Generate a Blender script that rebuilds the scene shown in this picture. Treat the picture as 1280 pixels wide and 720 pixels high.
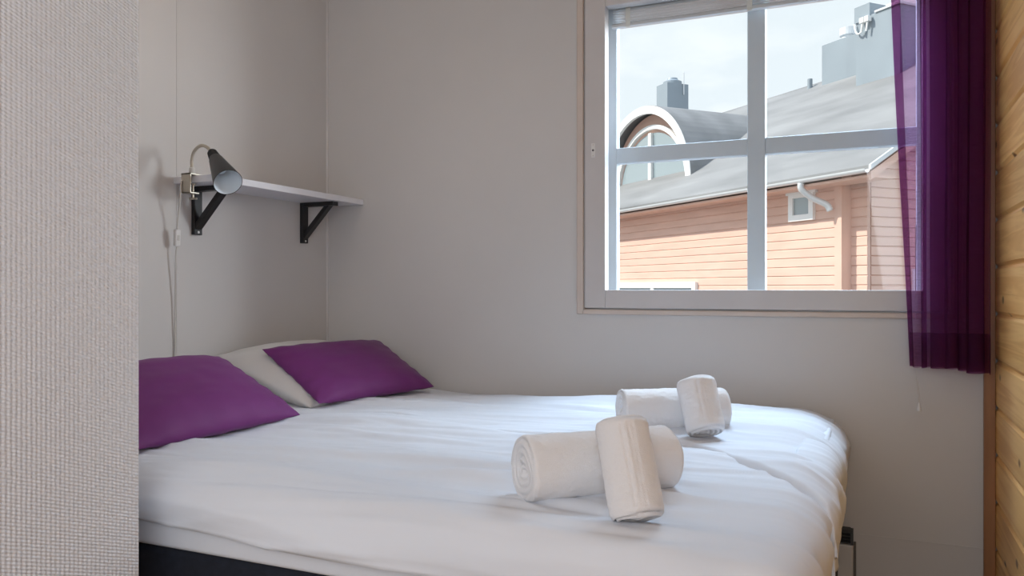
import bpy, bmesh, math, random
from mathutils import Vector, Matrix, noise
random.seed(7)
PI = math.pi
S = bpy.context.scene
C = S.collection
for o in list(bpy.data.objects): bpy.data.objects.remove(o)

# ------------------------------------------------------------ camera
YAW = math.radians(24.03)
CAMZ = 1.05
cd = bpy.data.cameras.new('camera'); cam = bpy.data.objects.new('camera', cd); C.objects.link(cam)
cd.sensor_width = 36.0; cd.lens = 1005.0/1280.0*36.0; cd.clip_start = .02; cd.clip_end = 400
cam.location = (0, 0, CAMZ); cam.rotation_euler = (PI/2, 0, YAW)
S.camera = cam

# ------------------------------------------------------------ exposure
S.view_settings.view_transform = 'Standard'; S.view_settings.look = 'None'
S.view_settings.exposure = 0.12; S.view_settings.gamma = 1.0; S.view_settings.use_curve_mapping = False

# ------------------------------------------------------------ sky
SKY_LOW = (.84, .92, .97); SKY_HIGH = (.62, .78, 1.0)
K_LOW = .96; K_HIGH = 1.8; K_GROUND = .35
w = bpy.data.worlds.new('sky'); S.world = w; w.use_nodes = True
nt = w.node_tree; nt.nodes.clear()
def N(t, k, **kw):
    n = t.nodes.new(k)
    for a, b in kw.items(): setattr(n, a, b)
    return n
tc = N(nt, 'ShaderNodeTexCoord'); sp = N(nt, 'ShaderNodeSeparateXYZ'); nt.links.new(tc.outputs['Generated'], sp.inputs[0])
cr = N(nt, 'ShaderNodeValToRGB'); nt.links.new(sp.outputs['Z'], cr.inputs[0])
e = cr.color_ramp.elements
def sc(c, k): return (c[0]*k, c[1]*k, c[2]*k, 1)
e[0].position = 0.0; e[0].color = (.30*K_GROUND, .28*K_GROUND, .26*K_GROUND, 1)
e[1].position = 1.0; e[1].color = sc(SKY_HIGH, K_HIGH)
x = e.new(.003); x.color = sc(SKY_LOW, K_LOW*1.03)
x = e.new(.38); x.color = sc(SKY_LOW, K_LOW)
x = e.new(.62); x.color = sc(SKY_HIGH, K_HIGH*.8)
nz = N(nt, 'ShaderNodeTexNoise'); nz.inputs['Scale'].default_value = 5.0; nz.inputs['Detail'].default_value = 7
mp = N(nt, 'ShaderNodeMapping'); mp.inputs['Scale'].default_value = (1, 1, 2.6); mp.inputs['Location'].default_value = (.3, .1, .2)
nt.links.new(tc.outputs['Generated'], mp.inputs[0]); nt.links.new(mp.outputs[0], nz.inputs['Vector'])
c2 = N(nt, 'ShaderNodeValToRGB'); c2.color_ramp.elements[0].position = .47; c2.color_ramp.elements[1].position = .62
nt.links.new(nz.outputs['Fac'], c2.inputs[0])
c3 = N(nt, 'ShaderNodeValToRGB'); nt.links.new(sp.outputs['Z'], c3.inputs[0])
c3.color_ramp.elements[0].position = .0; c3.color_ramp.elements[0].color = (1, 1, 1, 1)
c3.color_ramp.elements[1].position = .36; c3.color_ramp.elements[1].color = (0.05, .05, .05, 1)
mm = N(nt, 'ShaderNodeMath', operation='MULTIPLY'); nt.links.new(c2.outputs[0], mm.inputs[0]); nt.links.new(c3.outputs[0], mm.inputs[1])
mx = N(nt, 'ShaderNodeMix', data_type='RGBA'); nt.links.new(mm.outputs[0], mx.inputs[0]); nt.links.new(cr.outputs[0], mx.inputs[6])
mx.inputs[7].default_value = (1.2, 1.19, 1.17, 1)
bg = N(nt, 'ShaderNodeBackground'); nt.links.new(mx.outputs[2], bg.inputs[0])
wo = N(nt, 'ShaderNodeOutputWorld'); nt.links.new(bg.outputs[0], wo.inputs[0])

# ------------------------------------------------------------ sun
HROT = math.radians(-42.47)
sl = bpy.data.lights.new('sun', 'SUN'); sl.energy = 4.6; sl.angle = math.radians(.6); sl.color = (1, .95, .86)
so = bpy.data.objects.new('sun', sl); C.objects.link(so); so.location = (-4, -4, 9)
sd = Matrix.Rotation(HROT, 3, 'Z') @ Vector((.34, .62, -.70))
so.rotation_euler = sd.to_track_quat('-Z', 'Y').to_euler()
# sky portals in the two window openings (they only steer sampling, they emit nothing)
def portal(name, loc, rot, sx, sy):
    l = bpy.data.lights.new(name, 'AREA'); l.shape = 'RECTANGLE'; l.size = sx; l.size_y = sy; l.cycles.is_portal = True
    o = bpy.data.objects.new(name, l); C.objects.link(o); o.location = loc; o.rotation_euler = rot
portal('sky_portal', (-.37, 3.035, 1.56), (-PI/2, 0, 0), 1.2, 1.2)
portal('sky_portal', (-.235, -2.02, 1.25), (PI/2, 0, 0), 1.03, 1.9)

# area lamps added outside the bed window and behind the camera to boost skylight
def daylight_fill(name, loc, aim, sx, sy, power, col):
    l = bpy.data.lights.new(name, 'AREA'); l.shape = 'RECTANGLE'; l.size = sx; l.size_y = sy; l.energy = power; l.color = col
    o = bpy.data.objects.new(name, l); C.objects.link(o); o.location = loc
    o.rotation_euler = (Vector(aim)-Vector(loc)).to_track_quat('-Z', 'Y').to_euler()
daylight_fill('window_fill', (-.40, 3.60, 2.80), (-.75, 1.9, .7), 1.3, .7, 125, (.60, .79, 1.0))
daylight_fill('side_fill', (1.65, 4.2, 1.95), (-2.1, 2.0, 1.35), 1.3, 1.2, 135, (.88, .94, 1.0))  # lamp added outside, beyond view, to brighten the left wall
daylight_fill('room_fill', (-.235, -1.93, 1.30), (-.6, 2.0, 1.3), 1.0, 1.8, 5, (1.0, .90, .80))
daylight_fill('right_fill', (.335, -1.02, 1.53), (-1.25, .2, 1.2), 1.0, 1.0, 26, (.86, .92, 1.0))  # lamp added in the unseen side opening to brighten the partition

# ============================================================ helpers
def mat(name, color, rough=.6, metal=0, spec=.5, **kw):
    m = bpy.data.materials.new(name); m.use_nodes = True
    b = m.node_tree.nodes['Principled BSDF']
    b.inputs['Base Color'].default_value = (*color, 1); b.inputs['Roughness'].default_value = rough
    b.inputs['Metallic'].default_value = metal; b.inputs['Specular IOR Level'].default_value = spec
    for k, v in kw.items(): b.inputs[k].default_value = v
    return m
def vary(m, scale=(4, 4, 4), amt=.06, bump=0, bscale=None, dist=.002, detail=4):
    """procedural mottling of the base colour and optional fine bump, in object space"""
    t = m.node_tree; b = t.nodes['Principled BSDF']; col = b.inputs['Base Color'].default_value[:]
    tc = N(t, 'ShaderNodeTexCoord'); mp = N(t, 'ShaderNodeMapping'); mp.inputs['Scale'].default_value = scale
    t.links.new(tc.outputs['Object'], mp.inputs[0])
    n = N(t, 'ShaderNodeTexNoise'); n.inputs['Scale'].default_value = 1; n.inputs['Detail'].default_value = detail
    t.links.new(mp.outputs[0], n.inputs['Vector'])
    r = N(t, 'ShaderNodeValToRGB'); t.links.new(n.outputs['Fac'], r.inputs[0])
    r.color_ramp.elements[0].position = .3; r.color_ramp.elements[1].position = .7
    r.color_ramp.elements[0].color = tuple(c*(1-amt) for c in col[:3]) + (1,)
    r.color_ramp.elements[1].color = tuple(min(1, c*(1+amt)) for c in col[:3]) + (1,)
    t.links.new(r.outputs[0], b.inputs['Base Color'])
    if bump:
        mp2 = N(t, 'ShaderNodeMapping'); mp2.inputs['Scale'].default_value = bscale or (80, 80, 80)
        t.links.new(tc.outputs['Object'], mp2.inputs[0])
        n2 = N(t, 'ShaderNodeTexNoise'); n2.inputs['Scale'].default_value = 1; n2.inputs['Detail'].default_value = 3
        t.links.new(mp2.outputs[0], n2.inputs['Vector'])
        bp = N(t, 'ShaderNodeBump'); bp.inputs['Strength'].default_value = bump; bp.inputs['Distance'].default_value = dist
        t.links.new(n2.outputs['Fac'], bp.inputs['Height']); t.links.new(bp.outputs[0], b.inputs['Normal'])
    return m

def tag(o, label=None, cat=None, group=None, kind=None):
    if label: o['label'] = label
    if cat: o['category'] = cat
    if group: o['group'] = group
    if kind: o['kind'] = kind
    return o
def empty(name, loc=(0, 0, 0), rz=0, **kw):
    o = bpy.data.objects.new(name, None); C.objects.link(o); o.location = loc; o.rotation_euler = (0, 0, rz)
    o.empty_display_size = .05
    return tag(o, **kw)
def link(name, me, m, parent=None, smooth=False, loc=None, rot=None):
    o = bpy.data.objects.new(name, me); C.objects.link(o)
    if m: me.materials.append(m)
    if smooth:
        me.polygons.foreach_set('use_smooth', [True]*len(me.polygons))
    if parent: o.parent = parent
    if loc: o.location = loc
    if rot: o.rotation_euler = rot
    return o
class MB:
    """collects shapes into one mesh"""
    def __init__(s): s.v = []; s.f = []
    def add(s, vs, fs):
        n = len(s.v); s.v += [tuple(v) for v in vs]; s.f += [tuple(i+n for i in f) for f in fs]; return s
    def box(s, x0, x1, y0, y1, z0, z1):
        vs = [(x, y, z) for x in (x0, x1) for y in (y0, y1) for z in (z0, z1)]
        return s.add(vs, [(0, 1, 3, 2), (4, 6, 7, 5), (0, 4, 5, 1), (2, 3, 7, 6), (0, 2, 6, 4), (1, 5, 7, 3)])
    def tube(s, pts, r, n=10, cap=True):
        pts = [Vector(p) for p in pts]; vs = []; fs = []
        rs = r if isinstance(r, (list, tuple)) else [r]*len(pts)
        up = None
        for i, p in enumerate(pts):
            d = (pts[min(i+1, len(pts)-1)] - pts[max(i-1, 0)]).normalized()
            if up is None: up = Vector((0, 0, 1)) if abs(d.z) < .9 else Vector((1, 0, 0))
            a = d.cross(up).normalized(); up = a.cross(d).normalized()
            for k in range(n):
                q = 2*PI*k/n; vs.append(p + (a*math.cos(q) + up*math.sin(q))*rs[i])
        for i in range(len(pts)-1):
            for k in range(n):
                fs.append((i*n+k, i*n+(k+1) % n, (i+1)*n+(k+1) % n, (i+1)*n+k))
        if cap: fs += [tuple(range(n))[::-1], tuple((len(pts)-1)*n+k for k in range(n))]
        return s.add(vs, fs)
    def lathe(s, p0, axis, prof, n=32):
        """prof: list of (along, radius) about the axis through p0"""
        p0 = Vector(p0); d = Vector(axis).normalized(); a = d.orthogonal().normalized(); b = d.cross(a); vs = []; fs = []
        for (h, r) in prof:
            for k in range(n):
                q = 2*PI*k/n; vs.append(p0 + d*h + (a*math.cos(q)+b*math.sin(q))*r)
        for i in range(len(prof)-1):
            for k in range(n): fs.append((i*n+k, i*n+(k+1) % n, (i+1)*n+(k+1) % n, (i+1)*n+k))
        return s.add(vs, fs)
    def prism(s, poly, axis, a0, a1):
        """polygon in the plane across `axis`, extruded a0..a1"""
        n = len(poly); vs = []
        for a in (a0, a1):
            for (p, q) in poly:
                vs.append({'x': (a, p, q), 'y': (p, a, q), 'z': (p, q, a)}[axis])
        fs = [tuple(range(n))[::-1], tuple(range(n, 2*n))] + [(i, (i+1) % n, n+(i+1) % n, n+i) for i in range(n)]
        return s.add(vs, fs)
    def grid(s, nu, nv, fn):
        vs = [fn(i/(nu-1), j/(nv-1)) for i in range(nu) for j in range(nv)]
        return s.add(vs, [(i*nv+j, (i+1)*nv+j, (i+1)*nv+j+1, i*nv+j+1) for i in range(nu-1) for j in range(nv-1)])
    def build(s, name, m, parent=None, smooth=False, bevel=0, loc=None, rot=None, merge=False):
        me = bpy.data.meshes.new(name); me.from_pydata(s.v, [], s.f)
        bm = bmesh.new(); bm.from_mesh(me)
        if merge: bmesh.ops.remove_doubles(bm, verts=bm.verts, dist=1e-5)
        bmesh.ops.recalc_face_normals(bm, faces=bm.faces)
        bm.to_mesh(me); bm.free()
        o = link(name, me, m, parent, smooth, loc, rot)
        if bevel:
            b = o.modifiers.new('bevel', 'BEVEL'); b.width = bevel; b.segments = 2; b.limit_method = 'ANGLE'
        return o
def catmull(pts, k=8):
    P = [Vector(p) for p in pts]; P = [P[0]*2-P[1]] + P + [P[-1]*2-P[-2]]; out = []
    for i in range(1, len(P)-2):
        for j in range(k):
            t = j/k; a, b, c, d = P[i-1:i+3]
            out.append(.5*((2*b)+(c-a)*t+(2*a-5*b+4*c-d)*t*t+(3*b-a-3*c+d)*t**3))
    out.append(P[-2]); return out
def fbm(x, y, z=0, o=4): return noise.fractal(Vector((x, y, z)), 1.0, 2.0, o)
def sstep(a, b, x):
    t = min(1, max(0, (x-a)/(b-a))); return t*t*(3-2*t)

# ============================================================ materials
WHITE_WALL = vary(mat('painted_wallpaper', (.60, .575, .555), .75), (1.5, 1.5, 1.5), .03, .15, (260, 260, 260), .001)
CEIL = mat('ceiling_paint', (.75, .74, .72), .8)
FLOORM = vary(mat('floor_boards', (.36, .24, .14), .5), (14, 1.5, 1), .25)
WIN_PAINT = vary(mat('window_paint', (.56, .53, .52), .45), (5, 5, 5), .03)
WIN_OUT = vary(mat('outer_sash_paint', (.56, .62, .67), .5), (5, 5, 5), .03)
CASING = vary(mat('casing_paint', (.58, .49, .43), .5), (10, 10, 10), .05)
NAVY = vary(mat('navy_upholstery', (.012, .015, .026), .9), (60, 60, 60), .2, .4, (700, 700, 700), .001)
SHEET = vary(mat('white_cotton', (.76, .785, .84), .85), (3, 3, 3), .015, .12, (900, 900, 900), .0006)
PILLOW = vary(mat('pillow_cotton', (.72, .70, .68), .85), (3, 3, 3), .015, .1, (900, 900, 900), .0006)
PURPLE = vary(mat('purple_satin_cotton', (.155, .026, .150), .6, 0, .25, **{'Sheen Weight': .08, 'Sheen Roughness': .4}), (9, 9, 9), .06, .25, (1200, 1200, 1200), .0006)
BLACK = mat('black_metal', (.012, .012, .013), .42)
SHELFW = vary(mat('shelf_foil', (.72, .71, .74), .4), (4, 4, 4), .02)
NICKEL = mat('brushed_nickel', (.55, .50, .42), .35, .85)
PLASTIC = mat('white_plastic', (.72, .70, .68), .4)
CORDM = mat('cord_plastic', (.60, .57, .53), .45)
SLATM = mat('blind_aluminium', (.60, .62, .64), .35, .3)
CLEAR = mat('clear_clip', (.7, .7, .66), .2)
RADM = vary(mat('radiator_enamel', (.58, .55, .52), .4), (5, 5, 5), .02)

def wallpaper_mat():
    m = mat('woven_glassfibre_wallpaper', (.80, .82, .87), .7); t = m.node_tree; b = t.nodes['Principled BSDF']
    tc = N(t, 'ShaderNodeTexCoord'); s_ = N(t, 'ShaderNodeSeparateXYZ'); t.links.new(tc.outputs['Object'], s_.inputs[0])
    def M(op, a, b_=None, v=None):
        n = N(t, 'ShaderNodeMath', operation=op)
        for i, q in enumerate((a, b_)):
            if q is None: continue
            if isinstance(q, (int, float)): n.inputs[i].default_value = q
            else: t.links.new(q, n.inputs[i])
        return n.outputs[0]
    nz = N(t, 'ShaderNodeTexNoise'); nz.inputs['Scale'].default_value = 45; t.links.new(tc.outputs['Object'], nz.inputs['Vector'])
    j = M('MULTIPLY', nz.outputs['Fac'], 1.6)
    y = M('MULTIPLY', s_.outputs['Y'], 2*PI/.0085); z = M('MULTIPLY', s_.outputs['Z'], 2*PI/.0062)
    yx = M('ADD', y, j)
    row = M('SINE', yx)
    # alternate ribs are shifted half a stitch, which gives the slanting herringbone
    z2 = M('ADD', z, M('MULTIPLY', y, .5)); st = M('SINE', M('ADD', z2, j))
    h = M('ADD', M('MULTIPLY', row, .6), M('MULTIPLY', st, .8))
    n3 = N(t, 'ShaderNodeTexNoise'); n3.inputs['Scale'].default_value = 330; t.links.new(tc.outputs['Object'], n3.inputs['Vector'])
    h = M('ADD', h, M('MULTIPLY', n3.outputs['Fac'], 1.3))
    bp = N(t, 'ShaderNodeBump'); bp.inputs['Strength'].default_value = .7; bp.inputs['Distance'].default_value = .0012
    t.links.new(h, bp.inputs['Height']); t.links.new(bp.outputs[0], b.inputs['Normal'])
    return m
WOVEN = wallpaper_mat()

def pine_mat():
    m = mat('varnished_pine', (.6, .35, .15), .38, 0, .4); t = m.node_tree; b = t.nodes['Principled BSDF']
    tc = N(t, 'ShaderNodeTexCoord'); oi = N(t, 'ShaderNodeSeparateXYZ'); t.links.new(tc.outputs['Object'], oi.inputs[0])
    # each board gets its own offset from its height
    fl = N(t, 'ShaderNodeMath', operation='SUBTRACT'); t.links.new(oi.outputs['Z'], fl.inputs[0]); fl.inputs[1].default_value = .972-1.427
    dv = N(t, 'ShaderNodeMath', operation='DIVIDE'); t.links.new(fl.outputs[0], dv.inputs[0]); dv.inputs[1].default_value = .1427
    fo = N(t, 'ShaderNodeMath', operation='FLOOR'); t.links.new(dv.outputs[0], fo.inputs[0])
    mu = N(t, 'ShaderNodeMath', operation='MULTIPLY'); t.links.new(fo.outputs[0], mu.inputs[0]); mu.inputs[1].default_value = 3.7
    cb = N(t, 'ShaderNodeCombineXYZ'); t.links.new(mu.outputs[0], cb.inputs[0]); t.links.new(mu.outputs[0], cb.inputs[1])
    ad = N(t, 'ShaderNodeVectorMath', operation='ADD'); t.links.new(tc.outputs['Object'], ad.inputs[0]); t.links.new(cb.outputs[0], ad.inputs[1])
    mp = N(t, 'ShaderNodeMapping'); mp.inputs['Scale'].default_value = (4, .8, 20); t.links.new(ad.outputs[0], mp.inputs[0])
    n1 = N(t, 'ShaderNodeTexNoise'); n1.inputs['Scale'].default_value = 1; n1.inputs['Detail'].default_value = 3; n1.inputs['Distortion'].default_value = 1.2
    t.links.new(mp.outputs[0], n1.inputs['Vector'])
    wv = N(t, 'ShaderNodeMath', operation='MULTIPLY'); t.links.new(n1.outputs['Fac'], wv.inputs[0]); wv.inputs[1].default_value = 20
    si = N(t, 'ShaderNodeMath', operation='SINE'); t.links.new(wv.outputs[0], si.inputs[0])
    r = N(t, 'ShaderNodeValToRGB'); mr = N(t, 'ShaderNodeMapRange'); t.links.new(si.outputs[0], mr.inputs[0]); mr.inputs[1].default_value = -1
    t.links.new(mr.outputs[0], r.inputs[0])
    r.color_ramp.elements[0].color = (.74, .385, .12, 1); r.color_ramp.elements[1].color = (.88, .52, .19, 1)
    # broad tone per board and knots
    wn = N(t, 'ShaderNodeTexWhiteNoise'); wn.noise_dimensions = '1D'; t.links.new(fo.outputs[0], wn.inputs['W'])
    mr2 = N(t, 'ShaderNodeMapRange'); t.links.new(wn.outputs['Value'], mr2.inputs[0]); mr2.inputs[3].default_value = .82; mr2.inputs[4].default_value = 1.1
    vm = N(t, 'ShaderNodeVectorMath', operation='SCALE'); t.links.new(r.outputs[0], vm.inputs[0]); t.links.new(mr2.outputs[0], vm.inputs['Scale'])
    mp2 = N(t, 'ShaderNodeMapping'); mp2.inputs['Scale'].default_value = (3, 5.5, 9.5); t.links.new(ad.outputs[0], mp2.inputs[0])
    vo = N(t, 'ShaderNodeTexVoronoi'); vo.inputs['Scale'].default_value = 1; t.links.new(mp2.outputs[0], vo.inputs['Vector'])
    kr = N(t, 'ShaderNodeValToRGB'); t.links.new(vo.outputs['Distance'], kr.inputs[0])
    kr.color_ramp.elements[0].position = .07; kr.color_ramp.elements[0].color = (1, 1, 1, 1)
    kr.color_ramp.elements[1].position = .14; kr.color_ramp.elements[1].color = (0, 0, 0, 1)
    mx = N(t, 'ShaderNodeMix', data_type='RGBA'); t.links.new(kr.outputs[0], mx.inputs[0]); t.links.new(vm.outputs[0], mx.inputs[6])
    mx.inputs[7].default_value = (.20, .085, .03, 1)
    t.links.new(mx.outputs[2], b.inputs['Base Color'])
    bp = N(t, 'ShaderNodeBump'); bp.inputs['Strength'].default_value = .1; bp.inputs['Distance'].default_value = .001
    t.links.new(si.outputs[0], bp.inputs['Height']); t.links.new(bp.outputs[0], b.inputs['Normal'])
    return m
PINE = pine_mat()
TRIMWOOD = vary(mat('stained_trim', (.30, .135, .055), .45), (30, 30, 2), .2)

def glass_mat(name, tint, refl=.06):
    m = bpy.data.materials.new(name); m.use_nodes = True; t = m.node_tree; t.nodes.clear()
    tr = N(t, 'ShaderNodeBsdfTransparent'); tr.inputs[0].default_value = (*tint, 1)
    gl = N(t, 'ShaderNodeBsdfGlossy'); gl.inputs['Roughness'].default_value = .02
    mx = N(t, 'ShaderNodeMixShader'); mx.inputs[0].default_value = refl
    o = N(t, 'ShaderNodeOutputMaterial'); t.links.new(tr.outputs[0], mx.inputs[1]); t.links.new(gl.outputs[0], mx.inputs[2]); t.links.new(mx.outputs[0], o.inputs[0])
    return m
PANE = glass_mat('window_glass', (.98, .99, .99), .012)

def sheer_mat():
    m = bpy.data.materials.new('purple_voile'); m.use_nodes = True; t = m.node_tree; t.nodes.clear()
    tr = N(t, 'ShaderNodeBsdfTransparent'); tr.inputs[0].default_value = (.86, .64, .84, 1)
    df = N(t, 'ShaderNodeBsdfDiffuse'); df.inputs[0].default_value = (.13, .032, .085, 1)
    tl = N(t, 'ShaderNodeBsdfTranslucent'); tl.inputs[0].default_value = (.20, .055, .20, 1)
    m1 = N(t, 'ShaderNodeMixShader'); m1.inputs[0].default_value = .4; t.links.new(df.outputs[0], m1.inputs[1]); t.links.new(tl.outputs[0], m1.inputs[2])
    # woven thread pattern varies the openness a little
    tc = N(t, 'ShaderNodeTexCoord'); mp = N(t, 'ShaderNodeMapping'); mp.inputs['Scale'].default_value = (60, 60, 420); t.links.new(tc.outputs['Object'], mp.inputs[0])
    n = N(t, 'ShaderNodeTexNoise'); n.inputs['Scale'].default_value = 1; n.inputs['Detail'].default_value = 3; t.links.new(mp.outputs[0], n.inputs['Vector'])
    mr = N(t, 'ShaderNodeMapRange'); t.links.new(n.outputs['Fac'], mr.inputs[0]); mr.inputs[1].default_value = .3; mr.inputs[2].default_value = .7
    mr.inputs[3].default_value = .58; mr.inputs[4].default_value = .72
    mx = N(t, 'ShaderNodeMixShader'); t.links.new(mr.outputs[0], mx.inputs[0]); t.links.new(m1.outputs[0], mx.inputs[1]); t.links.new(tr.outputs[0], mx.inputs[2])
    o = N(t, 'ShaderNodeOutputMaterial'); t.links.new(mx.outputs[0], o.inputs[0])
    return m
VOILE = sheer_mat()

def terry_mat():
    m = mat('white_terry', (.84, .82, .82), .95, **{'Sheen Weight': .3}); t = m.node_tree; b = t.nodes['Principled BSDF']
    tc = N(t, 'ShaderNodeTexCoord')
    n = N(t, 'ShaderNodeTexNoise'); n.inputs['Scale'].default_value = 480; n.inputs['Detail'].default_value = 3; t.links.new(tc.outputs['Object'], n.inputs['Vector'])
    bp = N(t, 'ShaderNodeBump'); bp.inputs['Strength'].default_value = .6; bp.inputs['Distance'].default_value = .002
    t.links.new(n.outputs['Fac'], bp.inputs['Height']); t.links.new(bp.outputs[0], b.inputs['Normal'])
    return m
TERRY = terry_mat()
# outdoors
SIDING = vary(mat('red_log_paint', (.72, .47, .375), .75), (1.2, 1.2, 9), .07)
SIDING_BOARD = vary(mat('red_board_paint', (.74, .48, .38), .75), (2, 2, 2), .06)
HTRIM = mat('white_trim_paint', (.86, .86, .84), .6)
ROOFM = vary(mat('roofing_felt', (.225, .223, .22), .85), (.5, 1.6, 1.6), .22, detail=6)
CHIM = vary(mat('chimney_sheet_metal', (.28, .325, .36), .5, .1), (1.5, 1.5, .6), .08)
HGLASS = mat('house_glass', (.30, .36, .38), .08, 0, .8)
ZINC = mat('zinc', (.72, .74, .75), .4, .3)
GROUND = vary(mat('asphalt', (.20, .19, .18), .9), (1, 1, 1), .15)

# ============================================================ room shell
XL, XR, YW = -2.13, .345, 2.83
YB, ZC = -2.0, 2.42
PX, PY = -1.25, 1.09
def struct(name, mb, m, **kw):
    o = mb.build(name, m, **kw); o['kind'] = 'structure'; return o
struct('floor', MB().box(XL-.15, XR+.2, YB-.2, YW+.2, -.12, 0), FLOORM)
struct('ceiling', MB().box(XL-.15, XR+.2, YB-.2, YW+.2, ZC, ZC+.15), CEIL)
HX0, HX1, HZ0, HZ1 = -.967, .230, .973, 2.152      # window opening
struct('wall_back', MB().box(XL, HX0, YW, YW+.2, 0, ZC).box(HX1, XR+.15, YW, YW+.2, 0, ZC).box(HX0, HX1, YW, YW+.2, 0, HZ0).box(HX0, HX1, YW, YW+.2, HZ1, ZC), WHITE_WALL)
struct('wall_left', MB().box(XL-.15, XL, PY-.12, YW+.2, 0, ZC), WHITE_WALL)
struct('wall_partition', MB().prism([(XL, PY-.10), (PX-.10, PY-.10), (PX-.10, YB), (PX, YB), (PX, PY), (XL, PY)], 'z', 0, ZC), WOVEN, bevel=.002)
RX0, RX1, RZ0, RZ1 = -.75, .28, .25, 2.20          # opening behind the camera
struct('wall_front', MB().box(PX-.1, RX0, YB-.2, YB, 0, ZC).box(RX1, XR+.15, YB-.2, YB, 0, ZC).box(RX0, RX1, YB-.2, YB, 0, RZ0).box(RX0, RX1, YB-.2, YB, RZ1, ZC), WHITE_WALL)
# log panelling on the right: boards with bevelled joints
P0 = .972 - .1427*6
def log_slice(mb, y0, y1, zlo, zhi):
    p = [(XR+.008, zlo)]; k = 0
    while P0 + k*.1427 < zhi:
        z0 = P0 + k*.1427; z1 = z0+.1427
        p += [q for q in [(XR+.008, z0), (XR+.008, z0+.002), (XR+.001, z0+.010), (XR+.0002, z0+.03), (XR, z0+.071), (XR+.0002, z0+.112), (XR+.001, z1-.010), (XR+.008, z1-.002)] if zlo+1e-4 < q[1] < zhi-1e-4]
        k += 1
    p += [(XR+.008, zhi), (XR+.15, zhi), (XR+.15, zlo)]
    return mb.prism(p, 'y', y0, y1)
SY0, SY1, SZ0, SZ1 = -1.60, -.45, .95, 2.10       # side opening added behind the camera to light the partition
lw_ = MB(); log_slice(lw_, SY1, YW-.001, 0, ZC); log_slice(lw_, YB, SY0, 0, ZC); log_slice(lw_, SY0, SY1, 0, SZ0); log_slice(lw_, SY0, SY1, SZ1, ZC)
struct('wall_right', lw_, PINE)
struct('trim_1', MB().box(.3145, .3450, YW-.022, YW, 0, ZC), TRIMWOOD, bevel=.002)
struct('trim_2', MB().prism([(XL, YW), (XL+.008, YW), (XL+.006, YW-.004), (XL+.004, YW-.006), (XL, YW-.008)], 'z', 0, ZC), WIN_PAINT)
struct('baseboard_back', MB().box(XL, .31, YW-.012, YW, 0, .07), CASING, bevel=.003)
# faint joint strip between the wall panels low on the window wall
struct('trim_3', MB().box(-.03, .314, YW-.0022, YW, .252, .2555), WHITE_WALL)

struct('trim_4', MB().box(XL, XL+.0012, 2.008, 2.0115, 0, ZC), WHITE_WALL)

# ------------------------------------------------------------ window 1
w1 = empty('window_1', (0, YW, 0), kind='structure')
def frame(mb, x0, x1, z0, z1, wl, wr, wb, wt, y0, y1):
    mb.box(x0, x0+wl, y0, y1, z0, z1).box(x1-wr, x1, y0, y1, z0, z1)
    mb.box(x0+wl, x1-wr, y0, y1, z0, z0+wb).box(x0+wl, x1-wr, y0, y1, z1-wt, z1); return mb
frame(MB(), -.995, .258, .953, 2.175, .026, .026, .018, .022, -.014, .002).build('casing', CASING, w1, bevel=.004)
frame(MB(), -.967, .230, .973, 2.152, .028, .028, .028, .028, .045, .19).build('jamb', WIN_PAINT, w1)
frame(MB(), -.9645, .2275, .976, 2.1495, .0785, .0785, .067, .070, -.008, .038).build('inner_sash', WIN_PAINT, w1, bevel=.003)
frame(MB(), -.939, .202, 1.001, 2.124, .065, .065, .040, .055, .10, .14).box(-.397, -.336, .098, .142, 1.041, 2.07).box(-.875, -.397, .101, .139, 1.519, 1.577).box(-.336, .138, .101, .139, 1.519, 1.577).build('outer_sash', WIN_OUT, w1, bevel=.003)
MB().add([(-.890, .014, 1.037), (.154, .014, 1.037), (.154, .014, 2.085), (-.890, .014, 2.085)], [(0, 1, 2, 3)]).build('pane', PANE, w1)
MB().add([(-.885, .12, 1.035), (.145, .12, 1.035), (.145, .12, 2.075), (-.885, .12, 2.075)], [(0, 1, 2, 3)]).build('pane', PANE, w1)
lp = MB().box(-.9385, -.9235, -.0105, -.0075, 1.530, 1.582).build('lock_plate', PLASTIC, w1, bevel=.001)
lp2 = MB()
lp2.lathe((-.931, -.0095, 1.556), (0, -1, 0), [(0, .004), (.0015, .004), (.0015, .0015), (0, .0005)], 16)
lp2.build('keyhole', BLACK, lp)
for z_ in (1.536, 1.576):
    MB().lathe((-.931, -.0100, z_), (0, -1, 0), [(0, .0020), (.001, .0018), (.0012, .0001)], 10).build('screw', NICKEL, lp)
# outer drip sill
MB().prism([(.19, .985), (.30, .955), (.30, .945), (.19, .965)], 'x', -.98, .24).build('drip_sill', ZINC, w1)

# window behind the camera (the daylight that reaches the bed from the room)
w2 = empty('window_2', (0, YB, 0), kind='structure')
frame(MB(), RX0, RX1, RZ0, RZ1, .06, .06, .06, .06, -.12, -.06).box(-.255, -.215, -.11, -.07, RZ0+.05, RZ1-.05).build('window_frame', WIN_PAINT, w2)
MB().box(RX0+.05, RX1-.05, -.095, -.090, RZ0+.05, RZ1-.05).build('pane', PANE, w2)

w3 = empty('added_window', (XR, 0, 0), kind='structure')  # unseen window, added as a light opening facing the partition
MB().box(.05, .11, SY0, SY0+.06, SZ0, SZ1).box(.05, .11, SY1-.06, SY1, SZ0, SZ1).box(.05, .11, SY0, SY1, SZ0, SZ0+.06).box(.05, .11, SY0, SY1, SZ1-.06, SZ1).build('window_frame', WIN_PAINT, w3)
MB().add([(.08, SY0+.03, SZ0+.03), (.08, SY1-.03, SZ0+.03), (.08, SY1-.03, SZ1-.03), (.08, SY0+.03, SZ1-.03)], [(0, 1, 2, 3)]).build('pane', PANE, w3)

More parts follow.
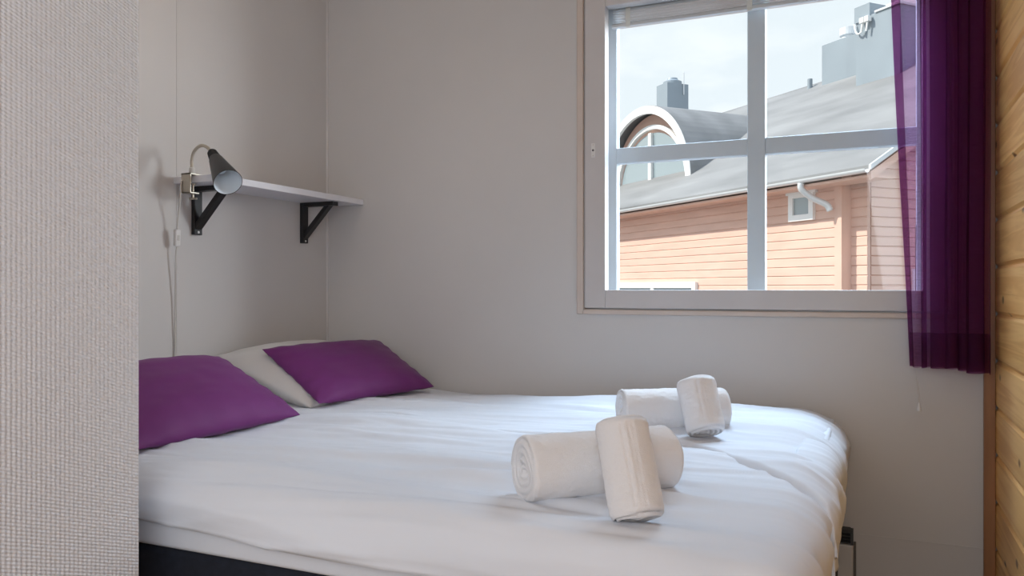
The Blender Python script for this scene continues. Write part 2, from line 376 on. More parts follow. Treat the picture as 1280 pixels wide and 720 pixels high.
# ------------------------------------------------------------ venetian blind pulled up between the panes
vb = empty('venetian_blind', (-.37, YW+.065, 2.09), label='aluminium venetian blind raised to a thin stack at the top of the window', cat='blind')
MB().box(-.512, .512, -.014, .014, .0, .024).build('head_rail', SLATM, vb, bevel=.002)
m_ = MB()
for i in range(6):
    z_ = -.006 - i*.0092
    m_.prism([(-.0125-.001*(i % 2), z_-.0030), (-.0125-.001*(i % 2), z_-.0008), (-.004, z_+.0016), (.006, z_+.0010), (.0125, z_-.0014), (.006, z_-.0008), (-.004, z_-.0004)], 'x', -.508, .508)
m_.build('slats', SLATM, vb)
MB().prism([(-.012, -.072), (-.012, -.062), (-.008, -.058), (.008, -.058), (.012, -.062), (.012, -.072), (.008, -.075), (-.008, -.075)], 'x', -.51, .51).build('bottom_rail', SLATM, vb, bevel=.001)
for x_ in (-.4465, -.0126, .4465):
    MB().box(x_-.009, x_+.009, -.0165, -.0135, -.078, -.002).box(x_-.006, x_+.006, -.018, -.0135, -.078, -.070).build('ladder_clip', CLEAR, vb, bevel=.001)

# ============================================================ bed
bed = empty('double_bed', (-1.08, 2.0, 0), label='double bed with dark navy upholstered base and white fitted sheet under the two duvets', cat='bed')
def loc(mb): # shift from room coordinates into the bed's own
    mb.v = [(x+1.08, y-2.0, z) for x, y, z in mb.v]; return mb
loc(MB().box(-2.10, -.094, 1.245, 2.755, .13, .510)).build('base', NAVY, bed, bevel=.018)
o = loc(MB().box(-2.11, -.105, 1.226, 2.78, .511, .632)).build('mattress', SHEET, bed, bevel=.012, smooth=True)
o.modifiers['bevel'].segments = 5
for (x_, y_) in ((-2.03, 1.33), (-2.03, 2.67), (-.19, 1.33), (-.19, 2.67)):
    loc(MB().lathe((x_, y_, 0), (0, 0, 1), [(0, .0), (0, .022), (.13, .03), (.13, 0)], 20)).build('leg', BLACK, bed)

def wrinkle(x, y, seed=0):
    # long shallow folds running along the bed, fanning a little; finer creases near the foot
    u = x*.9 + y*.25; v = y - .10*x + .03*math.sin(2.2*x+seed)
    h = .011*fbm(u*1.1, v*6.5, seed, 4)
    r = 1-abs(noise.noise(Vector((u*1.0+3, v*7.5, seed+4.2))))*2
    h += .0060*max(0, r)**3
    r = 1-abs(noise.noise(Vector((u*2.0+1, v*15+.6*math.sin(u*3), seed+9.1))))*2.2
    h += .0040*max(0, r)**2*(.5+.5*noise.noise(Vector((x*2, y*2, seed))))
    return h*1.9*(.5+.5*sstep(-1.7, -1.2, x))*(1-.45*sstep(-.55, -.2, x))*(1+.6*noise.noise(Vector((x*1.7, y*1.7, seed+20))))

def near_duvet():
    X0, XE, YE, Y1, Z0 = -2.10, -.068, 1.205, 2.25, .652
    rx, ry, rz = .10, .055, .07
    Xc, Yc = XE-rx, YE+ry
    nu, nv = 300, 170
    m = MB(); 
    def fn(u, v):
        s = X0 + u*(Xc + .315 - X0); hs_ = .080 + .032*sstep(-2.0, -.9, s)
        t = Y1 + v*(Yc - (hs_ + (.315-hs_)*sstep(-.3, -.17, s)) - Y1)
        a = max(0, s-Xc); b = max(0, Yc-t); d = math.hypot(a, b); wr = wrinkle(s, t, 1.3)
        bx, by = min(s, Xc), max(t, Yc)
        if d < 1e-6: return (bx, by, Z0 + wr - .010*sstep(1.95, 2.1, t))
        wa = a*a/(a*a+b*b); nx, ny = a/d, -b/d
        r = rx*wa + ry*(1-wa)
        hem_side = .080 + .032*sstep(-2.0, -.9, s) ; hem_foot = .315
        dm = hem_side*(1-wa) + hem_foot*wa
        d = min(d, dm)
        ph = min(d/r, PI/2); out = r*math.sin(ph); down = (rz if wa < .5 else rz)*(1-math.cos(ph)) + max(0, d-r*PI/2)
        # gather ripples in the drop
        rp = .004*sstep(.06, .25, d)*math.sin(s*17*(1-wa)+t*23*wa + 2*noise.noise(Vector((s*3, t*3, 2))))
        out -= .022*wa*sstep(.14, .3, d)
        out += rp*wa + 0 + wr*math.sin(ph)*1.2 + .012*wa*noise.noise(Vector((t*5, d*8, 5)))
        return (bx+nx*out, by+ny*out, Z0 - down + wr*math.cos(ph))
    m.grid(nu, nv, fn)
    o = m.build('duvet', SHEET, smooth=True)
    s_ = o.modifiers.new('thickness', 'SOLIDIFY'); s_.thickness = .008; s_.offset = -1
    return tag(o, 'white duvet on the near half of the bed, hanging over the near side', 'duvet')
def far_edge(x):
    return 2.02 + .035*math.exp(-((x+.5)/.14)**2) - .42*sstep(-.52, -.02, x)**.9 - .02*math.sin(x*5)
def far_duvet():
    X0, XE, Y1, Z0 = -2.10, -.062, 2.815, .656
    rx, rz = .17, .12
    Xc = XE - rx; nu, nv = 300, 130; m = MB()
    def fn(u, v):
        s = X0 + u*(Xc+.40-X0); sx = min(s, XE)
        th = .034 + .014*sstep(-1.2, -.45, s)
        ye = far_edge(sx); vv = v**1.6
        t = ye + vv*(Y1-ye)
        wr = wrinkle(s, t, 7.7)
        e_ = t-ye; rr = .030; q = 1-min(e_/rr, 1); dz = th*(1-math.sqrt(max(0, 1-q*q)))
        ef = Y1-t; q2 = 1-min(ef/.06, 1); dz += .05*(1-math.sqrt(max(0, 1-q2*q2)))
        # puffed body of the duvet
        z = Z0 - .004 + .010*sstep(-1.3, -.4, s)*(1-sstep(0, .5, t-ye)) + .008*math.sin(PI*min(1, max(0, (t-ye)/(Y1-ye))))*sstep(-1.9, -.6, s) + wr*(.25+.75*min(1, e_/.12)) - dz
        wq = sstep(1.62, 2.35, t); rxx = .105+(rx-.105)*wq; rzz = .072+(rz-.072)*wq; rm = (rxx+rzz)/2+.015
        Xc2 = XE - rxx; s = X0 + u*(Xc2+.40-X0)
        a = max(0, s-Xc2); ph = min(a/rm, PI/2)
        out = rxx*math.sin(ph); down = rzz*(1-math.cos(ph)) + max(0, a-rm*PI/2)
        rp = -.020*sstep(.2, .38, a) + .005*sstep(.10, .3, a)*math.sin(t*19+1.5*noise.noise(Vector((t*4, a*5, 1)))) + .010*noise.noise(Vector((t*9, a*9, 8)))*sstep(.02, .1, a)
        # creases gathering towards the corner
        cr = .004*max(0, 1-abs(noise.noise(Vector((a*6+t*6, t*14-a*10, 3))))*2.5)*sstep(.0, .18, a)
        return (min(s, Xc2)+out+rp+cr, t, z-down)
    m.grid(nu, nv, fn)
    o = m.build('duvet', SHEET, smooth=True)
    s_ = o.modifiers.new('thickness', 'SOLIDIFY'); s_.thickness = .006; s_.offset = -1
    return tag(o, 'white duvet on the far half of the bed, its edge lapping over the other', 'duvet')
near_duvet(); far_duvet()

# ------------------------------------------------------------ cushions and pillow
def cushion(name, w_, h_, T, m, loc_, rot, seed=0, pinch=.055, dent=0):
    nu, nv = 60, 50; mb = MB()
    for sg in (1, -1):
        def fn(a, b):
            u = 2*a-1; v = 2*b-1; u = math.sin(u*PI/2); v = math.sin(v*PI/2)
            x = w_/2*u*(1-pinch*(1-v*v)*abs(u)); y = h_/2*v*(1-pinch*1.2*(1-u*u)*abs(v))
            f = ((1-u**4)*(1-v**4))**.55 * (.72+.28*(1-u*u)*(1-v*v)**.5)
            z = sg*T*f
            edge = 1-max(abs(u), abs(v))
            z += sg*T*.10*fbm(u*1.5+seed, v*1.8, seed*sg, 3)*f
            z += .004*math.sin((u if abs(v) > abs(u) else v)*19+seed)*math.exp(-edge*9)*min(1, edge*14)*sg
            z -= dent*math.exp(-((u)**2*2+(v-.1)**2*2))*(1 if sg > 0 else 0)
            return (x, y, z)
        mb.grid(nu, nv, fn)
    o = mb.build(name, m, smooth=True, merge=True)
    o.location = loc_; o.rotation_euler = rot
    return o
def place(o, o0, xdir, ydir):
    """orient a flat cushion: xdir along its width, ydir up its height"""
    x = Vector(xdir).normalized(); y = Vector(ydir); y = (y - x*y.dot(x)).normalized(); z = x.cross(y)
    o.rotation_euler = Matrix((x, y, z)).transposed().to_euler(); o.location = o0
# near cushion: lower edge x=-1.59 y 1.37..1.93
c1 = cushion('cushion', .60, .37, .060, PURPLE, (0, 0, 0), (0, 0, 0), 1.0, pinch=.02)
place(c1, (-1.752, 1.668, .748), (.03, 1, .0), (-.30, .14, .150))
tag(c1, 'bright purple rectangular cushion at the head of the near duvet, cut off by the partition', 'cushion', 'purple cushions on the bed')
c2_ = cushion('cushion', .56, .345, .055, PURPLE, (0, 0, 0), (0, 0, 0), 4.0, pinch=.035)
place(c2_, (-1.735, 2.452, .754), (.21, .95, .0), (-.27, .06, .15))
tag(c2_, 'dark plum rectangular cushion leaning on the white pillow in the far corner', 'cushion', 'purple cushions on the bed')
p1 = cushion('pillow', .62, .46, .085, PILLOW, (0, 0, 0), (0, 0, 0), 2.0, pinch=.04)
place(p1, (-1.89, 2.46, .733), (.03, 1, 0), (-.40, .0, .14))
tag(p1, 'white pillow against the wall behind the dark plum cushion', 'pillow')

# ------------------------------------------------------------ rolled towels
def towel(R, L, seed, name='rolled_towel'):
    """spiral roll along +x, resting on z=0 when unrotated"""
    n = 120; nl = 70; mb = MB(); turns = 4.2
    def rad(th): # outer layer ends in a step
        return R*(1 - .055*(th/(2*PI)))
    vs = []; fs = []
    rings = []
    def ring(xf, rr, dz=0):
        row = []
        for k in range(n):
            th = 2*PI*k/n
            row.append((xf, rr, th, dz))
        rings.append(row)
    er = R*(.3 if L > .2 else .6)
    for i in range(22):       # left end: centre -> rim
        q = i/21; ring(('L', q), q, 0)
    for i in range(1, nl): ring(('B', i/nl), 1, 0)
    for i in range(22):
        q = 1-i/21; ring(('R', q), q, 0)
    for row in rings:
        for (tagx, rr, th, _) in row:
            kind, q = tagx
            base = rad(th)
            if kind == 'B':
                x = -L/2 + er*.55 + q*(L-2*er*.55); r = base
                x_ = x
            else:
                sgn = -1 if kind == 'L' else 1
                r = base*q
                rd = max(0, (q-.72)/.28)        # rounded shoulder
                dome = er*.55*(1-math.sqrt(max(0, 1-rd*rd)))
                ph = (q*turns - th/(2*PI)) % 1.0
                groove = .008*math.exp(-((ph-.5)/.13)**2)*(1 if q < .93 else 0)*(1 if q > .08 else .4)
                x_ = sgn*(L/2 - dome - groove - .012*(1-q)*(.5))
                x_ += .004*(1-q)*noise.noise(Vector((r*30*math.cos(th), r*30*math.sin(th), seed)))
            # soft lumps, seam bands, flattening on the underside
            lump = 1 + .05*noise.noise(Vector((x_*7, math.cos(th)*1.2, math.sin(th)*1.2+seed)))
            if kind == 'B':
                for b0 in (1.15, 1.42, 1.55):
                    lump -= .035*math.exp(-((th-b0)/.045)**2)
                lump -= .012*math.exp(-((x_-L*.28)/.004)**2)*0
            cx_, cy_ = math.cos(th)*R, math.sin(th)*R
            lump += (.022*noise.noise(Vector((x_*38, cx_*38, cy_*38+seed))) + .020*noise.noise(Vector((x_*130, cx_*130, cy_*130+seed))))*(1 if kind == 'B' else q)
            y = r*lump*math.cos(th); z = r*lump*math.sin(th)
            z = max(z, -R*.86) + R*.86
            x_ += 0 if kind == 'B' else .004*math.sin(th*2+seed)*(1-q)
            vs.append((x_, y, z))
    nr = len(rings)
    for i in range(nr-1):
        for k in range(n): fs.append((i*n+k, i*n+(k+1) % n, (i+1)*n+(k+1) % n, (i+1)*n+k))
    mb.add(vs, fs)
    o = mb.build(name, TERRY, smooth=True, merge=True)
    return o
G = 'rolled towels on the bed'
def lay(o, a, b, lift, spin=0):
    """centre line endpoints a -> b"""
    a = Vector(a); b = Vector(b); x = (b-a).normalized(); z = Vector((0, 0, 1)); z = (z-x*z.dot(x)).normalized()
    if spin: z = Matrix.Rotation(spin, 3, x) @ z
    y = z.cross(x)
    o.rotation_euler = Matrix((x, y, z)).transposed().to_euler(); o.location = (a+b)/2 - z*lift
R1 = .062
t1 = towel(R1*1.04, .325, 1.0); lay(t1, (-.597, 1.395, .652+R1*.89), (-.378, 1.615, .652+R1*.89), R1*.89)
tag(t1, 'large white rolled towel lying on the near duvet behind the small one', 'towel', G)
r1 = .049
t2 = towel(r1, .178, 2.0); lay(t2, (-.360, 1.335, .650), (-.412, 1.395, .818), r1*.86)
tag(t2, 'small white rolled towel leaning against the large roll on the near duvet', 'towel', G)
t3 = towel(R1*.99, .305, 3.0); lay(t3, (-.632, 2.150, .657+R1*.85), (-.375, 2.305, .657+R1*.85), R1*.85)
tag(t3, 'large white rolled towel lying on the far duvet near the window wall', 'towel', G)
t4 = towel(r1*1.10, .150, 4.0); lay(t4, (-.392, 2.118, .676), (-.428, 2.166, .798), r1*.94)
tag(t4, 'small white rolled towel leaning against the large roll on the far duvet', 'towel', G)

# ============================================================ shelf, brackets, lamp
SZ = 1.421
sh = tag(MB().box(XL, XL+.187, 1.995, YW-.001, SZ-.023, SZ).build('wall_shelf', SHELFW, bevel=.0015), 'long narrow white shelf on the left wall above the pillows', 'shelf')
def bracket(y, label):
    b = empty('shelf_bracket', (XL, y, SZ-.023), label=label, cat='bracket', group='black shelf brackets')
    hw = .0175
    MB().box(0, .016, -hw, hw, -.165, 0).build('wall_plate', BLACK, b, bevel=.002)
    MB().box(.016, .165, -hw, hw, -.016, 0).build('arm', BLACK, b, bevel=.002)
    MB().prism([(.016, -.148), (.016, -.122), (.118, -.016), (.143, -.016)], 'y', -hw*.8, hw*.8).build('brace', BLACK, b, bevel=.0015)
    MB().lathe((.016, 0, -.156), (1, 0, 0), [(0, .0045), (.0012, .004), (.0018, .0001)], 14).build('screw', PLASTIC, b)
bracket(2.09, 'black angled bracket under the lamp end of the white shelf')
bracket(2.665, 'black angled bracket under the corner end of the white shelf')

lamp = empty('clamp_lamp', (-2.06, 1.98, SZ), label='black cone clamp lamp on a bent nickel gooseneck, clipped to the end of the shelf', cat='lamp')
LB = Vector((-2.06, 1.98, SZ))
def L(mb): mb.v = [(x-LB.x, y-LB.y, z-LB.z) for x, y, z in mb.v]; return mb
# C-clamp hooked on the free end of the shelf
L(MB().box(-2.075, -2.035, 1.976, 1.981, 1.362, 1.428).box(-2.075, -2.035, 1.976, 2.020, 1.423, 1.428).box(-2.070, -2.040, 1.976, 2.020, 1.362, 1.367)).build('clamp', NICKEL, lamp, bevel=.001)
L(MB().tube([(-2.055, 2.008, 1.345), (-2.055, 2.008, 1.396)], .0035, 12).tube([(-2.068, 2.004, 1.347), (-2.042, 2.012, 1.347)], .0035, 10).lathe((-2.055, 2.008, 1.392), (0, 0, 1), [(0, .0), (0, .009), (.005, .009), (.005, 0)], 16)).build('clamp_screw', NICKEL, lamp)
L(MB().lathe((-2.042, 1.991, 1.428), (0, 0, 1), [(0, 0), (0, .010), (.016, .009), (.02, .006), (.02, 0)], 18)).build('socket_collar', CORDM, lamp)
pts = catmull([(-2.042, 1.9915, 1.430), (-2.0424, 1.9908, 1.4508), (-2.0424, 1.9908, 1.4719), (-2.0275, 1.9865, 1.4992), (-1.9927, 1.981, 1.514), (-1.9642, 1.9819, 1.5045), (-1.9425, 1.978, 1.482)], 14)
rr = [.0054 + .0005*math.sin(i*2.1) for i in range(len(pts))]
L(MB().tube(pts, rr, 12)).build('gooseneck', NICKEL, lamp, smooth=True)
a0 = Vector((-1.9510, 1.9843, 1.4915)); a1 = Vector((-1.8173, 1.916, 1.377)); ax = (a1-a0).normalized(); LL = (a1-a0).length
sh_ = L(MB().lathe(a0, ax, [(0, 0), (0, .0115), (.004, .0135), (.045, .0185), (.048, .0195), (.055, .0225), (LL-.006, .0435), (LL, .0445), (LL, .0430)], 48)).build('lamp_shade', BLACK, lamp, smooth=True)
sh_.modifiers.new('e', 'EDGE_SPLIT').split_angle = math.radians(40)
INN = mat('shade_lining', (.80, .86, .90), .35)
L(MB().lathe(a0, ax, [(LL-.0005, .0428), (LL-.006, .0418), (.062, .0225), (.058, .017), (.058, 0)], 48)).build('shade_lining', INN, sh_, smooth=True)
L(MB().lathe(a0, ax, [(.058, .011), (.078, .011), (.083, .017), (.098, .021), (.110, .019), (.119, .011), (.122, 0)], 28)).build('bulb', mat('frosted_bulb', (.75, .82, .86), .25), lamp, smooth=True)
for i in range(6):  # ribs on the neck sleeve
    h = .008+i*.006
    L(MB().lathe(a0, ax, [(h, .0132+h*.1), (h+.0015, .0152+h*.1), (h+.003, .0132+h*.1)], 32)).build('sleeve_rib', BLACK, sh_, smooth=True)
cpts = catmull([(-2.0709, 1.9740, 1.405), (-2.0719, 1.971, 1.3782), (-2.0743, 1.972, 1.3411), (-2.0894, 1.978, 1.2891), (-2.0967, 1.98, 1.2439)], 8)
L(MB().tube(cpts, .0026, 8)).build('cord', CORDM, lamp, smooth=True)
L(MB().tube(catmull([(-2.1034, 1.9842, 1.1908), (-2.111, 1.9869, 1.1299), (-2.1185, 1.9932, 1.0233), (-2.1235, 1.9958, .9162), (-2.1245, 1.9969, .8171), (-2.12, 1.98, .72), (-2.122, 1.96, .66)], 8), .0024, 8)).build('cord', CORDM, lamp, smooth=True)
sw = MB().box(-.007, .007, -.0105, .0105, -.028, .028).build('cord_switch', PLASTIC, lamp, bevel=.004)
sw.location = Vector((-2.1000, 1.982, 1.2165))-LB; sw.rotation_euler = (math.radians(6), math.radians(8), 0)
MB().box(.007, .0095, -.005, .005, -.008, .010).build('rocker', CORDM, sw, bevel=.001)

# ============================================================ curtain
def curtain_pt(q, z):
    """q 0..1 across the cloth, z height"""
    k = (2.03-z)/(2.03-.81)
    xl = .056 + .054*max(0, k)**1.1
    xs = .152 + .004*k
    wob = .004*noise.noise(Vector((q*6, z*1.4, 2)))
    qs = .22
    if q < qs:
        t = q/qs
        x = xl + (xs-xl)*t + .009*math.sin(2*PI*1.5*t + .8*k)*math.sin(PI*t)
        y = 2.762 + .012*math.cos(2*PI*1.5*t+.6)
    else:
        t = (q-qs)/(1-qs); n = 5.0
        ph = 2*PI*n*t + .5*math.sin(z*2.1)*t
        am = sstep(0, .08, t)
        x = xs + (.322-xs)*t + (.027+.005*math.sin(t*9))*math.sin(-ph)*am*min(1, (1-t)*7)
        y = 2.762 + .012*math.cos(.6+2*PI*1.5)*(1-am) + am*(-.018 + (.034+.008*math.sin(t*17))*math.cos(ph+PI)) 
    return Vector((x+wob, y + .006*noise.noise(Vector((q*9, z*2, 7))), z))
cu = MB()
cu.grid(460, 60, lambda a, b: curtain_pt(a, .81 + (.006*math.sin(a*40) if b == 0 else 0) - (.012*sstep(.6, .9, a) if b < .02 else 0) + b*(2.2-.81)))
cur = tag(cu.build('curtain', VOILE, smooth=True), 'sheer purple curtain hanging in folds at the right side of the window', 'curtain')
hm = MB()
hm.grid(460, 6, lambda a, b: curtain_pt(a, .808 - .012*sstep(.6, .9, a)*(1-b) + b*.105) + Vector((0, .0025, 0)))
hm.grid(14, 60, lambda a, b: curtain_pt(a*.048, .81 + b*(2.2-.81)) + Vector((0, .0025, 0)))
hm.grid(14, 60, lambda a, b: curtain_pt(a*.046, .81 + b*(2.2-.81)) + Vector((0, .0045, 0)))
hm.build('hem', VOILE, cur, smooth=True)
rd = empty('curtain_rod', (-.37, 2.75, 2.21), label='white curtain rod above the window holding the purple curtain', cat='curtain rod')
MB().tube([(-.75, 0, 0), (.70, 0, 0)], .010, 16).build('rod', PLASTIC, rd, smooth=True)
for x_ in (-.70, .66):
    MB().box(x_-.008, x_+.008, 0, .079, -.006, .006).box(x_-.015, x_+.015, .074, .080, -.03, .03).build('rod_bracket', PLASTIC, rd, bevel=.001)
# pull cord with tassel
pc = empty('blind_pull_cord', (.13, 2.803, 1.0), label='thin white pull cord with a small tassel hanging below the curtain', cat='cord')
MB().tube(catmull([(.0, .012, .25), (-.001, .010, 0), (.0, .004, -.185), (.002, .0, -.23), (.0075, 0, -.275), (.0086, .001, -.308)], 8), .0015, 8).build('cord', CORDM, pc, smooth=True)
MB().lathe((.0086, .001, -.333), (0, 0, 1), [(0, 0), (0, .006), (.004, .0065), (.02, .0035), (.026, .002), (.026, 0)], 16).build('tassel', PLASTIC, pc)

# ============================================================ radiator
ra = empty('radiator', (-.40, YW, .03), label='cream wall radiator low under the window, mostly hidden by the bed', cat='radiator')
MB().box(-.36, .350, -.068, -.012, 0, .205).build('body', RADM, ra, bevel=.006)
m_ = MB().box(-.36, -.352, -.066, -.012, .205, .245).box(.342, .350, -.066, -.012, .205, .245)
for i in range(4): m_.prism([(-.066, .212+i*.0105), (-.050, .2165+i*.0105), (-.014, .2165+i*.0105), (-.014, .2145+i*.0105), (-.050, .2145+i*.0105), (-.066, .210+i*.0105)], 'x', -.352, .342)
m_.build('grille', mat('grille_dark', (.05, .05, .05), .5), ra)
MB().box(.350, .358, -.04, -.0, .03, .20).build('wall_bracket', mat('bracket_grey', (.12, .11, .10), .5), ra, bevel=.002)

# ============================================================ ceiling lamp over the bed
cl = empty('ceiling_lamp', (-1.52, 1.60, ZC), label='round opal ceiling lamp above the head of the bed', cat='lamp')
MB().lathe((0, 0, 0), (0, 0, -1), [(0, 0), (0, .13), (.015, .13), (.015, 0)], 40).build('base', PLASTIC, cl)
OP = bpy.data.materials.new('lit_opal'); OP.use_nodes = True
b_ = OP.node_tree.nodes['Principled BSDF']; b_.inputs['Base Color'].default_value = (.9, .85, .78, 1)
b_.inputs['Emission Color'].default_value = (1, .84, .70, 1); b_.inputs['Emission Strength'].default_value = 8.0
MB().lathe((0, 0, -.015), (0, 0, -1), [(0, .145), (.02, .15), (.045, .13), (.062, .08), (.068, .0)], 40).build('lamp_shade', OP, cl, smooth=True)

# ============================================================ outdoors
struct('ground', MB().box(-60, 60, 3.2, 80, -3.3, -3.1), GROUND)
hs = empty('house', (.0209, 13.148, -3.1), HROT, label='red log house with grey felt roof, round dormer and chimneys outside the window', cat='house')
ZG = 3.1
def H(mb): mb.v = [(x, y, z+ZG) for x, y, z in mb.v]; return mb
ZE, KR, YE_, YRIDGE = 2.74, .60, -.45, 4.99
def roofz(y): return ZE + (y-YE_)*KR if y <= YRIDGE else ZE + (2*YRIDGE-y-YE_)*KR
def siding(mb, a0, a1, z0, z1, axis, c, sgn, pitch=.150):
    """log boards with a slanted face; axis 'x' = wall along x at y=c facing sgn"""
    z = z0
    while z < z1-1e-4:
        zt = min(z+pitch, z1)
        d = .015
        q = [(c+sgn*d, z+.006), (c+sgn*d*.8, zt-.02), (c, zt-.004), (c, zt), (c-sgn*.05, zt), (c-sgn*.05, z), (c, z)]
        mb.prism(q, axis, a0, a1); z += pitch
    return mb
H(siding(MB(), -15, -.62, -3.1, 2.95, 'x', 0, -1)).build('wall', SIDING, hs)
H(MB().box(-.683, -.538, -.05, .20, -3.1, 2.98)).build('corner_board', SIDING_BOARD, hs)
H(siding(MB(), -.54, -.225, -3.1, 2.9, 'x', .16, -1)).build('log_end_pillar', SIDING, hs)
# gable wall: siding facing +x, stepped to the roof slope
g = MB(); z = -3.1
while z < 5.9:
    zt = z+.15
    if z < 2.75: y0, y1 = .24, 9.9
    else:
        y0 = (zt-ZE)/KR+YE_+.1; y1 = 2*YRIDGE-y0
    if y1-y0 > .1: g.prism([(-.23, z+.006), (-.234, zt-.02), (-.255, zt-.004), (-.255, zt), (-.32, zt), (-.32, z), (-.255, z)], 'y', y0, y1)
    z = zt
# prism in 'y' takes (x,z)
H(g).build('gable_wall', SIDING, hs)
def slab(mb, x0, x1, ya, yb, th=.07):
    za, zb = roofz(ya), roofz(yb)
    return mb.prism([(ya, za), (yb, zb), (yb, zb+th), (ya, za+th)], 'x', x0, x1)
H(slab(slab(MB(), -17, .40, YE_, YRIDGE), -17, .40, YRIDGE, 2*YRIDGE-YE_)).build('roof', ROOFM, hs)
H(MB().prism([(YE_+.02, ZE-.02), (YRIDGE, roofz(YRIDGE)-.02), (YRIDGE, roofz(YRIDGE)-.16), (YE_+.02, ZE-.14)], 'x', .34, .38)).build('verge_board', SIDING_BOARD, hs)
H(MB().prism([(YE_-.03, ZE+.07), (YRIDGE, roofz(YRIDGE)+.09), (YRIDGE, roofz(YRIDGE)-.0), (YE_-.03, ZE+.0)], 'x', .38, .42)).build('verge_flashing', ZINC, hs)
H(MB().box(-16.5, .36, YE_+.02, .02, ZE-.10, ZE-.06)).build('soffit', SIDING_BOARD, hs)
# gutter: half round
gp = [(YE_-.06+.055*math.cos(a), ZE+.01+.055*math.sin(a)) for a in [PI+PI*i/10 for i in range(11)]] + [(YE_-.06+.048*math.cos(a), ZE+.01+.048*math.sin(a)) for a in [2*PI-PI*i/10 for i in range(11)]]
H(MB().prism(gp, 'x', -17, .38)).build('gutter', ZINC, hs)
H(MB().tube(catmull([(-.93, -.50, 2.70), (-.93, -.48, 2.60), (-.86, -.34, 2.47), (-.74, -.16, 2.36), (-.70, -.12, 2.26)], 6), .05, 14)).build('downpipe', ZINC, hs, smooth=True)
# little vent window
vw = H(frame(MB(), -1.68, -1.12, 2.16, 2.64, .10, .10, .10, .10, -.07, -.0).box(-1.73, -1.07, -.08, 0, 2.60, 2.68)).build('window', HTRIM, hs)
H(MB().box(-1.60, -1.20, -.035, -.03, 2.24, 2.56)).build('pane', HGLASS, vw)
# lower window with white casing
lw = H(frame(MB(), -7.32, -4.24, -.1, 1.17, .12, .12, .12, .12, -.08, .0).box(-5.84, -5.72, -.07, 0, 0, 1.1)).build('window', HTRIM, hs)
H(MB().box(-7.22, -4.34, -.04, -.035, 0, 1.08)).build('pane', HGLASS, lw)
H(MB().box(-.26, -.20, 1.10, 1.45, .85, 1.35)).build('vent_hatch', HTRIM, hs)
# barrel dormer
DX, DZ, DR, DY = -7.36, 3.36, 1.97, .79
def arc(r0, r1, y0, y1, a0=0, a1=PI, n=36, legz=3.30):
    out = [(DX+r1*math.cos(a0+(a1-a0)*i/n), DZ+r1*math.sin(a0+(a1-a0)*i/n)) for i in range(n+1)]
    inn = [(DX+r0*math.cos(a1+(a0-a1)*i/n), DZ+r0*math.sin(a1+(a0-a1)*i/n)) for i in range(n+1)]
    m = MB(); P = out+inn; n2 = len(P)
    vs = [(p, y0, q) for p, q in P] + [(p, y1, q) for p, q in P]
    fs = [(i, (i+1) % n2, n2+(i+1) % n2, n2+i) for i in range(n2)]
    for i in range(n): fs += [(i, i+1, n2-2-i, n2-1-i), (n2+i, n2+i+1, 2*n2-2-i, 2*n2-1-i)]
    return m.add(vs, fs)
H(arc(DR-.05, DR, DY-.12, 4.3)).build('dormer_roof', ROOFM, hs, smooth=False)
H(arc(DR-.19, DR-.01, DY-.14, DY-.06)).build('dormer_arch_trim', HTRIM, hs)
dpoly = [(DX+(DR-.15)*math.cos(PI*i/30), DZ+(DR-.15)*math.sin(PI*i/30)) for i in range(31)]
n_ = len(dpoly)
H(MB().add([(p, y, q) for y in (DY+.20, DY+.30) for p, q in dpoly], [tuple(range(n_)), tuple(range(n_, 2*n_))] + [(i, (i+1) % n_, n_+(i+1) % n_, n_+i) for i in range(n_)])).build('dormer_wall', SIDING, hs)
dw = H(arc(DR-.52, DR-.42, DY+.10, DY+.21).box(DX-DR+.4, DX+DR-.4, DY+.25, DY+.36, DZ-.02, DZ+.12).box(DX-.06, DX+.06, DY+.11, DY+.20, DZ+.1, DZ+DR-.6)).build('dormer_window', HTRIM, hs)
dp = [(DX+(DR-.6)*math.cos(PI*i/30), DZ+.1+(DR-.7)*math.sin(PI*i/30)) for i in range(31)]
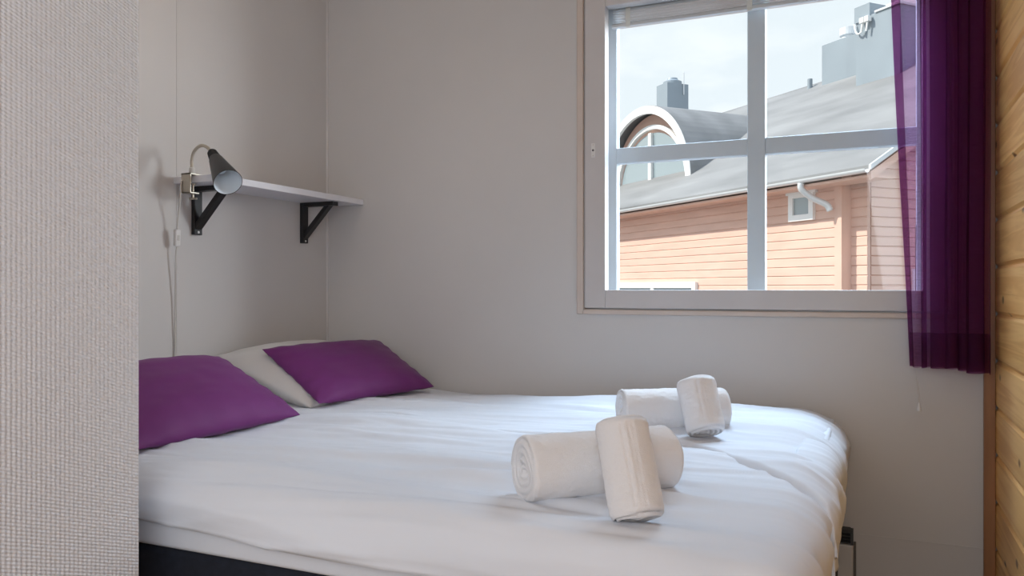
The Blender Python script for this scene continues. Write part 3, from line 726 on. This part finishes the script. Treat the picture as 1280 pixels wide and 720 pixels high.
H(MB().add([(p, DY+.18, q) for p, q in dp], [tuple(range(31))])).build('pane', HGLASS, dw)
H(MB().box(DX-DR-.02, DX+DR+.02, DY-.12, DY+.35, DZ-.42, DZ+.0)).build('dormer_apron', HTRIM, hs)
# chimneys
def chimney(x0, x1, y0, y1, z0, z1): return H(MB().box(x0, x1, y0, y1, z0, z1)).build('chimney', CHIM, hs)
a = chimney(-3.80, -2.70, 3.71, 4.6, 4.8, 6.70)
H(MB().box(-3.82, -3.42, 3.68, 4.3, 6.62, 6.95)).build('chimney_cap', CHIM, a)
H(MB().box(-3.30, -2.68, 3.68, 4.62, 6.70, 6.74)).build('top_flashing', ZINC, a)
H(MB().box(-3.20, -2.9, 3.9, 4.3, 6.74, 6.86)).build('chimney_hood', HTRIM, a)
for x_ in (-3.55, -3.42):
    H(MB().box(x_-.05, x_+.05, 3.58, 3.68, 6.55, 6.66).tube([(x_, 3.62, 6.55), (x_-.03, 3.62, 6.36)], .02, 8)).build('flood_lamp', HTRIM, a)
H(MB().tube(catmull([(-3.80, 3.66, 6.60), (-3.74, 3.64, 6.42), (-3.66, 3.64, 6.36), (-3.58, 3.64, 6.42), (-3.55, 3.64, 6.55)], 6), .018, 8)).build('cable', HTRIM, a)
b = chimney(-5.66, -3.9, 4.6, 5.3, 5.6, 6.78)
for x_ in (-5.2, -4.72):
    H(MB().lathe((x_, 4.95, 6.78), (0, 0, 1), [(0, .15), (.13, .15), (.15, .19), (.32, .19), (.34, .0)], 20)).build('chimney_pot', ZINC, b)
c = chimney(-13.05, -12.45, 4.9, 5.7, 5.4, 7.55)
H(MB().lathe((-12.75, 5.3, 7.55), (0, 0, 1), [(0, .30), (.10, .30), (.16, .18), (.22, .16), (.24, 0)], 20)).build('chimney_cap', CHIM, c)
H(MB().tube([(-12.42, 5.5, 7.2), (-12.42, 5.5, 7.9)], .02, 8)).build('antenna', ZINC, c)
H(MB().tube([(-6.15, 4.7, 5.75), (-6.15, 4.7, 6.12)], .06, 14)).build('vent_pipe', CHIM, hs)
